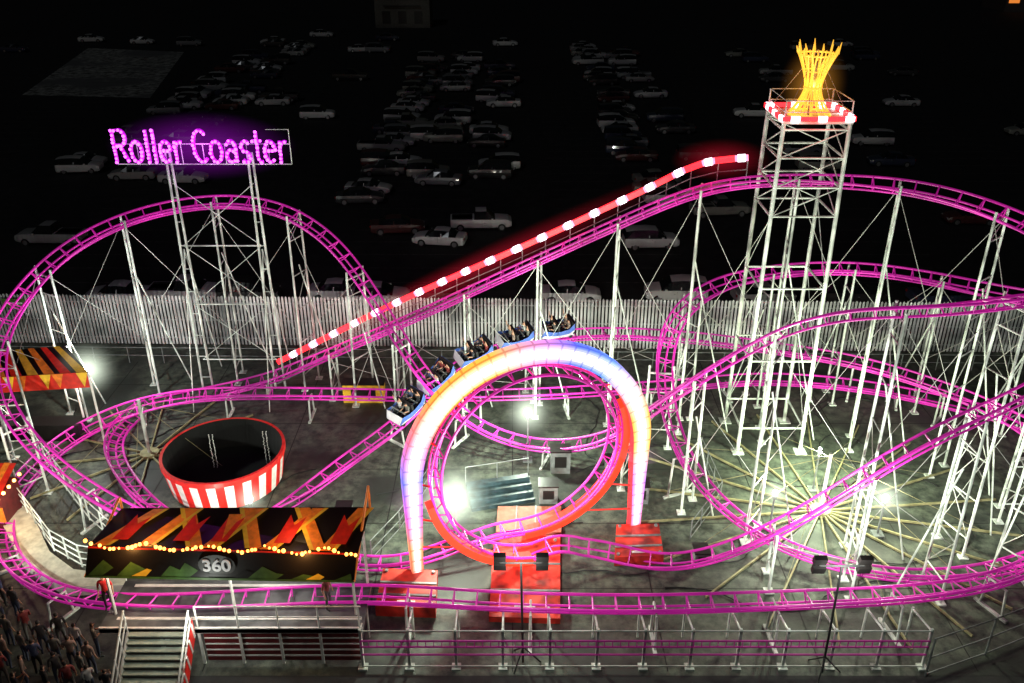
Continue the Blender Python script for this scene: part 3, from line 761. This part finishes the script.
railing("yard_railing",[G(40,455),G(90,520),G(118,545)],1.2,1.0,rails=(.1,.5,1))
railing("queue_railing",[G(372,560),G(400,530),G(440,470)],1.1,1.2,[M_grey,M_grey],rails=(.1,.5,1),r=.022)
railing("queue_railing",[G(690,540),G(720,500),G(700,455)],1.1,1.2,[M_grey,M_grey],rails=(.1,.5,1),r=.022)
FB=[Vector((D(364,668,25.7).x,25.6,0)),Vector((D(920,668,25.7).x,25.6,0))]
b=MB(); n=12
for k in range(n+1):
    p=FB[0].lerp(FB[1],k/n); b.box(p+Vector((0,0,1.0)),.1,.1,2.0,0); b.box(p+Vector((0,0,.04)),.35,.35,.08,0)
    b.cyl(p+Vector((0,0,1.9)),Vector((p.x,27.2,1.5)),.04,5,0); b.cyl(Vector((p.x,27.2,1.6)),Vector((p.x,27.2,0)),.05,5,0)
for z,mi in((.15,0),(.75,1),(1.15,1),(1.45,1),(1.95,0)): b.beam(FB[0]+Vector((0,-.06,z)),FB[1]+Vector((0,-.06,z)),.04,.07 if mi else .05,mi)
for k in range(70):
    p=FB[0].lerp(FB[1],k/70)
    b.cyl(p+Vector((0,-.06,1.15)),p+Vector((0,-.06,1.45)),.02,4,1)
b.obj("front_barrier",[M_white,M_mag2])
railing("side_barrier",[G(925,676),G(985,655),G(1060,625)],1.9,2.2,[M_grey,M_grey],rails=(.05,.5,1))
railing("rear_railing",[Vector((-40,51.2,0)),Vector((40,49.6,0))],1.1,2.2,[M_grey,M_grey],rails=(.5,1),r=.025)
M_beam=mat("weathered_beam",(.30,.28,.14),.6,var=.2)
def radial(name,c,R,n,ph=0):
    b=MB()
    for k in range(n):
        a=2*math.pi*k/n+ph; d=Vector((math.cos(a),math.sin(a),0)); b.beam(c+d*.5+Vector((0,0,.09)),c+d*R+Vector((0,0,.09)),.07,.1,0)
        if k%2: b.cyl(c+Vector((0,0,3.2)),c+d*R*.8+Vector((0,0,.15)),.012,4,0)
    b.cyl(c,c+Vector((0,0,3.4)),.09,8,1); b.cyl(c+Vector((0,0,.02)),c+Vector((0,0,.2)),.5,12,0)
    return b.obj(name,[M_beam,M_white])
radial("radial_ground_frame",G(820,512),9.0,20,.1); radial("radial_ground_frame",G(150,455),6.0,12,.2)
b=MB(); c=G(503,505); Mz=Matrix.Rotation(.25,3,'Z')
for k in range(4): b.box(c+Mz@Vector((0,.35*k,.1+.1*k)),3.2,.34,.2+.2*k,0,Mz)
for s in(-1.6,0,1.6): b.cyl(c+Mz@Vector((s,1.2,.8)),c+Mz@Vector((s,1.2,1.7)),.025,5,1)
b.cyl(c+Mz@Vector((-1.6,1.2,1.7)),c+Mz@Vector((1.6,1.2,1.7)),.025,5,1)
b.obj("access_steps",[M_blue,M_grey,M_wpaint])
for (u,v,w_,h_) in((560,470,1.0,1.3),(640,500,.7,1.0),(365,400,2.4,1.2),(330,590,.6,1.4),(548,500,.9,1.0),(610,470,.5,.7),(700,560,.6,.6),(345,520,.7,.8)):
    c=G(u,v); b=MB(); b.box(c+Vector((0,0,h_/2)),w_,.7,h_,0); b.box(c+Vector((0,0,h_+.04)),w_+.1,.8,.08,1); b.box(c+Vector((0,-.36,h_*.55)),w_*.6,.02,h_*.5,1)
    b.obj("control_cabinet",[M_grey if u!=365 else M_yel,M_blackg])
# ---------------- people -----------------
M_skin=mat("skin",(.45,.24,.16),.6,var=0); M_hair=mat("hair",(.015,.01,.008),.6,var=0)
def randmat(name,cols,rough=.7,coat=0):
    m=bpy.data.materials.new(name); m.use_nodes=True; nt=m.node_tree; bs=nt.nodes["Principled BSDF"]; bs.inputs["Roughness"].default_value=rough
    bs.inputs["Coat Weight"].default_value=coat
    oi=nt.nodes.new("ShaderNodeObjectInfo"); r=nt.nodes.new("ShaderNodeValToRGB"); r.color_ramp.interpolation='CONSTANT'
    while len(r.color_ramp.elements)<len(cols): r.color_ramp.elements.new(.5)
    for i,c in enumerate(cols): r.color_ramp.elements[i].position=i/len(cols); r.color_ramp.elements[i].color=(*c,1)
    nt.links.new(oi.outputs["Random"],r.inputs[0]); nt.links.new(r.outputs[0],bs.inputs["Base Color"]); return m
M_shirt=randmat("shirt",[(.03,.03,.035),(.5,.5,.5),(.05,.07,.15),(.02,.02,.02),(.2,.03,.03),(.12,.12,.11),(.25,.18,.15)])
M_pants=randmat("trousers",[(.02,.03,.06),(.02,.02,.02),(.08,.08,.08),(.04,.05,.09)])
M_shirtred=mat("red_shirt",(.6,.02,.02),.7,var=0)
M_lip=mat("lip",(.3,.08,.07),.5,var=0)
def person_mesh(pose,shirt):
    J={}
    if pose in('stand','fwd'):
        J=dict(pel=(0,0,.93),sp=(0,0,1.15),ch=(0,0,1.36),nk=(0,0,1.49),hd=(0,-.02,1.6),ht=(0,-.01,1.70))
        for s,n in((-1,'l'),(1,'r')):
            J[n+'hip']=(s*.1,0,.88);J[n+'kn']=(s*.11,-.02,.49);J[n+'an']=(s*.12,.02,.09);J[n+'to']=(s*.14,-.15,.04)
            J[n+'sh']=(s*.19,0,1.41)
            if pose=='stand': J[n+'el']=(s*.25,.03,1.13);J[n+'wr']=(s*.26,-.05,.88);J[n+'ha']=(s*.26,-.08,.80)
            else: J[n+'el']=(s*.23,-.03,1.14);J[n+'wr']=(s*.10,-.26,1.22);J[n+'ha']=(s*.07,-.32,1.27)
    else:
        J=dict(pel=(0,0,.48),sp=(0,.02,.70),ch=(0,.02,.91),nk=(0,.01,1.04),hd=(0,-.02,1.15),ht=(0,-.01,1.25))
        for s,n in((-1,'l'),(1,'r')):
            J[n+'hip']=(s*.1,-.03,.46);J[n+'kn']=(s*.12,-.44,.50);J[n+'an']=(s*.12,-.46,.1);J[n+'to']=(s*.12,-.62,.05)
            J[n+'sh']=(s*.19,.01,.96)
            if pose=='sit': J[n+'el']=(s*.23,-.12,.75);J[n+'wr']=(s*.16,-.34,.82);J[n+'ha']=(s*.15,-.41,.84)
            else: J[n+'el']=(s*.27,-.06,1.2);J[n+'wr']=(s*.24,-.10,1.45);J[n+'ha']=(s*.24,-.11,1.53)
    R=dict(pel=.135,sp=.12,ch=.14,nk=.055,hd=.085,ht=.07,hip=.085,kn=.058,an=.042,to=.035,sh=.06,el=.045,wr=.03,ha=.035)
    names=list(J); V=[Vector(J[n]) for n in names]; idx={n:i for i,n in enumerate(names)}
    bones=[('pel','sp'),('sp','ch'),('ch','nk'),('nk','hd'),('hd','ht')]
    for n in'lr': bones+=[('pel',n+'hip'),(n+'hip',n+'kn'),(n+'kn',n+'an'),(n+'an',n+'to'),('ch',n+'sh'),(n+'sh',n+'el'),(n+'el',n+'wr'),(n+'wr',n+'ha')]
    me=bpy.data.meshes.new("body"); me.from_pydata(V,[(idx[a],idx[c]) for a,c in bones],[])
    o=bpy.data.objects.new("body",me); sc.collection.objects.link(o)
    md=o.modifiers.new("s",'SKIN'); 
    for i,n in enumerate(names):
        r=R.get(n,R.get(n[1:],.05)); me.skin_vertices[0].data[i].radius=(r,r*(.78 if n in('pel','sp','ch') else 1)); me.skin_vertices[0].data[i].use_root=(n=='pel')
    o.modifiers.new("u",'SUBSURF').levels=1
    dg=bpy.context.evaluated_depsgraph_get(); ev=bpy.data.meshes.new_from_object(o.evaluated_get(dg)); bpy.data.objects.remove(o)
    b=MB(); b.v=[tuple(v.co) for v in ev.vertices]
    def seg(p,a,c):
        d=c-a; t=max(0,min(1,(p-a).dot(d)/d.length_squared)); return (p-a-d*t).length
    for f in ev.polygons:
        c=f.center; best=min(bones,key=lambda e:seg(c,V[idx[e[0]]],V[idx[e[1]]]))
        n=best[1]; hd=V[idx['hd']]
        if n in('hd','ht'): mi=1 if (c.z>hd.z+.055 or (c.y>hd.y+.03 and c.z>hd.z-.05)) else 0
        elif n[1:]in('wr','ha'): mi=0
        elif n[1:] in('hip','kn','an'): mi=3
        elif n[1:]=='to': mi=4
        else: mi=2
        b.f.append(tuple(f.vertices)); b.m.append(mi)
    hd=V[idx['hd']]
    for s in(-1,1):
        b.ball(hd+Vector((s*.03,-.078,.02)),.011,4,6,4); b.ball(hd+Vector((s*.082,0,.0)),.022,0,6,4,(.4,.8,1.2))
    b.cyl(hd+Vector((0,-.075,.02)),hd+Vector((0,-.105,-.015)),.008,5,0,r2=.014); b.box(hd+Vector((0,-.08,-.045)),.045,.012,.01,5)
    for n in'lr':
        h=V[idx[n+'ha']]; w_=V[idx[n+'wr']]; d=(h-w_).normalized(); x=d.cross(Vector((0,1,0.3))).normalized()
        for k in range(4):
            a=h+x*(k-1.5)*.018; ln=(.07,.08,.075,.06)[k]; m1=a+d*ln*.55; e=m1+(d+Vector((0,-.35,0))).normalized()*ln*.5
            b.cyl(a,m1,.009,5,0); b.cyl(m1,e,.008,5,0,r2=.006)
        b.cyl(h-d*.03-x*.025,h+d*.02-x*.06,.010,5,0,r2=.008)
    return b.mesh("person_"+pose,[M_skin,M_hair,shirt,M_pants,M_black,M_lip],smooth=True)
PM={k:person_mesh(k,M_shirt) for k in('stand','fwd','sit','up')}
PMred=person_mesh('stand',M_shirtred)
def person(me,loc,rz,s=1.0):
    o=bpy.data.objects.new("person",me); sc.collection.objects.link(o); o.location=loc; o.rotation_euler=(0,0,rz); o.scale=(s,s,s); return o
spots=[(4,618),(18,612),(12,640),(30,634),(27,655),(44,648),(42,668),(58,660),(62,678),(75,664),(84,676),(96,668),(92,690),(72,690),(10,662),(5,680),(30,682),(50,694),(20,700),(80,648),(66,640),(100,650),(-8,650),(-12,625),(112,695),(8,600)]
for i,(u,v) in enumerate(spots):
    g=G(u+random.uniform(-3,3),v+6); person(PM['fwd' if i%3==0 else 'stand'],(g.x,g.y,0),random.uniform(2.0,4.2),random.uniform(.92,1.05))
person(PMred,(D(108,600,26.9).x,26.9,1.8),.3)
person(PM['stand'],(D(330,600,27.2).x,26.9,1.8),1.2)
# ---------------- train ------------------
M_car1=mat("train_white",(.75,.75,.8),.3,var=.1); M_car2=mat("train_blue",(.08,.15,.5),.3,var=.1)
tgt=D(556,335,47.0); bi=min(range(len(B)),key=lambda i:(B[i]-tgt).length); i=bi
def train_car(p,T,U,lead):
    e=empty("coaster_train_car"); T=T.normalized(); Lx=T.cross(U).normalized()
    M=Matrix((Lx*-1,-T,U)).transposed().to_4x4(); M.translation=p; e.matrix_world=M
    b=MB()
    prof=[(-1.05,.25,.35,.52),(-.85,.18,.75,.62),(-.3,.15,.62,.66),(.1,.15,.60,.66),(.6,.15,.70,.66),(.95,.18,1.0,.6),(1.05,.3,1.0,.5)]
    for k in range(len(prof)-1):
        y0,l0,h0,w0=prof[k];y1,l1,h1,w1=prof[k+1]
        for s in(-1,1):
            b.poly([(s*w0*.8,y0,l0),(s*w1*.8,y1,l1),(s*w1,y1,(l1+h1)/2),(s*w0,y0,(l0+h0)/2)],0)
            b.poly([(s*w0,y0,(l0+h0)/2),(s*w1,y1,(l1+h1)/2),(s*w1*.93,y1,h1),(s*w0*.93,y0,h0)],1)
        b.poly([(-w0*.8,y0,l0),(w0*.8,y0,l0),(w1*.8,y1,l1),(-w1*.8,y1,l1)],2)
    y,l,h,w_=prof[0]; b.poly([(-w_*.8,y,l),(w_*.8,y,l),(w_,y,(l+h)/2),(w_*.93,y,h),(-w_*.93,y,h),(-w_,y,(l+h)/2)],0)
    b.poly([(-w_*.93,y,h),(w_*.93,y,h),(.58,-.85,.75),(-.58,-.85,.75)],0)
    y,l,h,w_=prof[-1]; b.poly([(-w_*.8,y,l),(w_*.8,y,l),(w_*.93,y,h),(-w_*.93,y,h)],1)
    for yy in(-.15,.8): b.box((0,yy+.15,.65),1.1,.12,.7,2)
    for yy in(-.35,.6):
        b.cyl((-.5,yy-.2,.75),(.5,yy-.2,.75),.04,6,3)
    for sx in(-.46,.46):
        for yy in(-.8,.8): b.cyl((sx-.06,yy,.12),(sx+.06,yy,.12),.11,10,2)
    o=b.obj("body",[M_car1,M_car2,M_black,M_grey]); o.parent=e
    for yy in(-.1,.78):
        for sx in(-.27,.27):
            r=bpy.data.objects.new("rider",PM['up' if random.random()<.5 else 'sit']); sc.collection.objects.link(r); r.parent=e; r.location=(sx,yy-.08,.02); r.scale=(.9,)*3
for c_ in range(5):
    train_car(B[i]+BU[i]*.06,BT[i],BU[i],c_==0)
    acc=0
    while acc<2.35 and i<len(B)-2: acc+=(B[i+1]-B[i]).length; i+=1
# ---------------- parked cars ------------
M_paint=randmat("car_paint",[(.75,.75,.75),(.6,.6,.62),(.03,.03,.03),(.25,.26,.28),(.7,.7,.7),(.06,.06,.065),(.10,.03,.03),(.4,.4,.4),(.04,.05,.09),(.3,.3,.27)],.3,.3)
M_glass=mat("car_glass",(.01,.012,.014),.08,var=0); M_rim=mat("wheel_rim",(.4,.4,.42),.35,metal=.7,var=0); M_hl=mat("headlight_glass",(.6,.6,.6),.15,var=0); M_tl=mat("tail_light",(.35,.01,.01),.3,var=0)
def car_mesh(kind,paint=None):
    if kind=='sedan': S=[(-2.3,.74,.38,.80,.82,.6),(-2.18,.86,.25,.93,.96,.66),(-1.55,.90,.22,.95,1.0,.66),(-.95,.90,.22,.95,1.38,.58),(-.3,.9,.22,.94,1.45,.60),(.35,.9,.22,.93,1.42,.58),(1.12,.9,.22,.92,.98,.68),(1.95,.87,.24,.80,.84,.62),(2.25,.78,.3,.66,.68,.55),(2.32,.7,.36,.56,.58,.5)]
    elif kind=='suv': S=[(-2.3,.82,.4,1.0,1.05,.62),(-2.2,.92,.3,1.08,1.62,.62),(-1.5,.94,.28,1.08,1.74,.68),(-.4,.94,.28,1.06,1.76,.68),(.45,.94,.28,1.04,1.68,.66),(1.2,.94,.28,1.03,1.1,.74),(2.05,.9,.3,.96,1.0,.68),(2.3,.82,.38,.8,.82,.6)]
    else: S=[(-2.75,.88,.45,1.02,1.03,.84),(-2.7,.92,.35,1.05,1.06,.86),(-.75,.92,.32,1.05,1.06,.86),(-.70,.92,.32,1.06,1.1,.8),(-.55,.92,.32,1.06,1.74,.64),(.4,.92,.32,1.05,1.74,.64),(1.15,.92,.32,1.04,1.1,.74),(2.3,.9,.34,.98,1.01,.7),(2.6,.82,.42,.78,.8,.62)]
    b=MB(); rings=[]
    for (x,w_,zs_,zb_,zr,rw) in S:
        L=[(x,-w_*.92,zs_),(x,-w_,zs_+.18),(x,-w_,zb_*.72),(x,-w_*.95,zb_),(x,-rw,zr),(x,-rw*.4,zr+.03)]
        rings.append(L+[(a,-c,d) for a,c,d in reversed(L)])
    for i in range(len(S)-1):
        A_,C_=rings[i],rings[i+1]
        cab=max(S[i][4]-S[i][3],S[i+1][4]-S[i+1][3])>.25; slope=abs(S[i][4]-S[i+1][4])>.25
        for k in range(11):
            mi=0
            if k in(3,7) and cab: mi=1
            if k in(4,5,6) and slope: mi=1
            b.poly([A_[k],C_[k],C_[k+1],A_[k+1]],mi)
    b.poly(rings[0],0); b.poly(rings[-1][::-1],0)
    x0,x1=S[0][0],S[-1][0]; wx=(x0+.85,x1-.88)
    for wxx in wx:
        for s in(-1,1):
            b.cyl((wxx,s*.70,.33),(wxx,s*.93,.33),.34,14,2); b.cyl((wxx,s*.93,.33),(wxx,s*.945,.33),.21,10,3)
    for s in(-1,1):
        b.box((x1-.12,s*.6,.62 if kind=='sedan' else .8),.2,.3,.13,4); b.box((x0+.04,s*.66,.8 if kind=='sedan' else .95),.1,.22,.16,5)
        b.box((.85 if kind!='pickup' else .9,s*.98,1.0 if kind=='sedan' else 1.12),.16,.14,.12,0)
        if kind!='pickup':
            b.box((-.28,s*(S[3][1]*.80),1.15 if kind=='sedan' else 1.35),.07,.06,.5,0,Matrix.Rotation(s*.55,3,'X'))
        b.box((0,s*.915,.72),.01,.012,.5,2); b.box((.2,s*.95,.8),.14,.03,.03,3)
    if kind=='pickup':
        b.box((-1.72,0,1.075),1.8,1.45,.03,2)
    b.box((0,0,.25),4.0,1.5,.1,2)
    return b.mesh("car_"+kind,[paint or M_paint,M_glass,M_black,M_rim,M_hl,M_tl],smooth=False)
CM={k:car_mesh(k) for k in('sedan','suv','pickup')}
M_wcar=mat("white_car_paint",(.8,.8,.8),.3,var=0)
CW={k:car_mesh(k,M_wcar) for k in('sedan','suv','pickup')}
def car(k,x,y,rz,tab=None):
    o=bpy.data.objects.new("parked_pickup_truck" if k=='pickup' else "parked_car",(tab or CM)[k]); sc.collection.objects.link(o); o.location=(x,y,0); o.rotation_euler=(0,0,rz); o.scale=(random.uniform(.96,1.05),)*3; return o
for k,u,v,rz,wh in[('pickup',482,228,.05,1),('sedan',440,244,3.0,1),('sedan',398,232,.1,0),('suv',650,247,.05,0),('sedan',400,166,.05,1),('suv',430,140,0.1,0),('pickup',52,243,3.1,0),('sedan',378,303,.05,1),('sedan',440,300,3.1,0),('sedan',570,300,.0,1),('suv',675,299,3.1,1),('sedan',762,301,.1,0),('sedan',340,298,.0,1),('suv',250,300,.05,0),('sedan',120,301,3.1,0),('pickup',190,300,.0,0),('suv',850,302,0,0),('sedan',940,303,.1,0),('sedan',92,42,.1,1),('sedan',143,44,.0,1),('suv',190,46,.1,0),('sedan',15,52,0,0),('sedan',360,52,.2,0),('sedan',505,46,.1,1),('suv',630,78,.1,1),('pickup',720,215,.1,0)]:
    g=G(u,v); car(k,g.x,g.y,rz,CW if wh else CM)
kinds=['sedan','suv','sedan','pickup','sedan','suv']
for (cx_,y0,y1,pr_) in((-46,88,190,.6),(-40,92,195,.6),(-33,84,150,.3),(-14,84,165,.7),(-8,90,175,.55),(-2,86,170,.4),(14,84,180,.6),(20,90,170,.35),(33,78,180,.2),(42,78,180,.2),(55,75,180,.2),(-60,75,105,.3),(-66,90,110,.4),(64,90,190,.2),(-25,120,190,.2)):
    y=y0
    while y<y1:
        if random.random()<pr_ and not (cx_==-2 and y<92): car(random.choice(kinds),cx_+random.uniform(-1,1),y,random.choice((0,math.pi))+random.uniform(-.1,.1))
        y+=random.uniform(2.7,3.5)
# ---------------- distant buildings ------
b=MB(); c=G(403,28); b.box(c+Vector((0,4,3)),12,8,6,0)
for x in(-3.5,0,3.5): b.box(c+Vector((x,-.02,2.2)),1.8,.06,2.6,1)
b.box(c+Vector((0,-.3,4.6)),8,.6,.2,1); b.box(c+Vector((0,4,6.1)),12.4,8.4,.25,1)
b.obj("gatehouse_building",[mat("dim_stucco",(.16,.15,.13),.8),M_blackg])
c=G(1060,12); b=MB(); b.box(c+Vector((4,6,4)),36,12,8,0)
for k in range(7): b.box(c+Vector((-12+k*4.5,-.05,2.5+ (k%2)*1.5)),2.6,.08,.8,1)
b.box(c+Vector((4,6,8.2)),37,13,.3,0)
b.obj("distant_store_building",[mat("dim_wall",(.12,.1,.09),.8),M_orl])
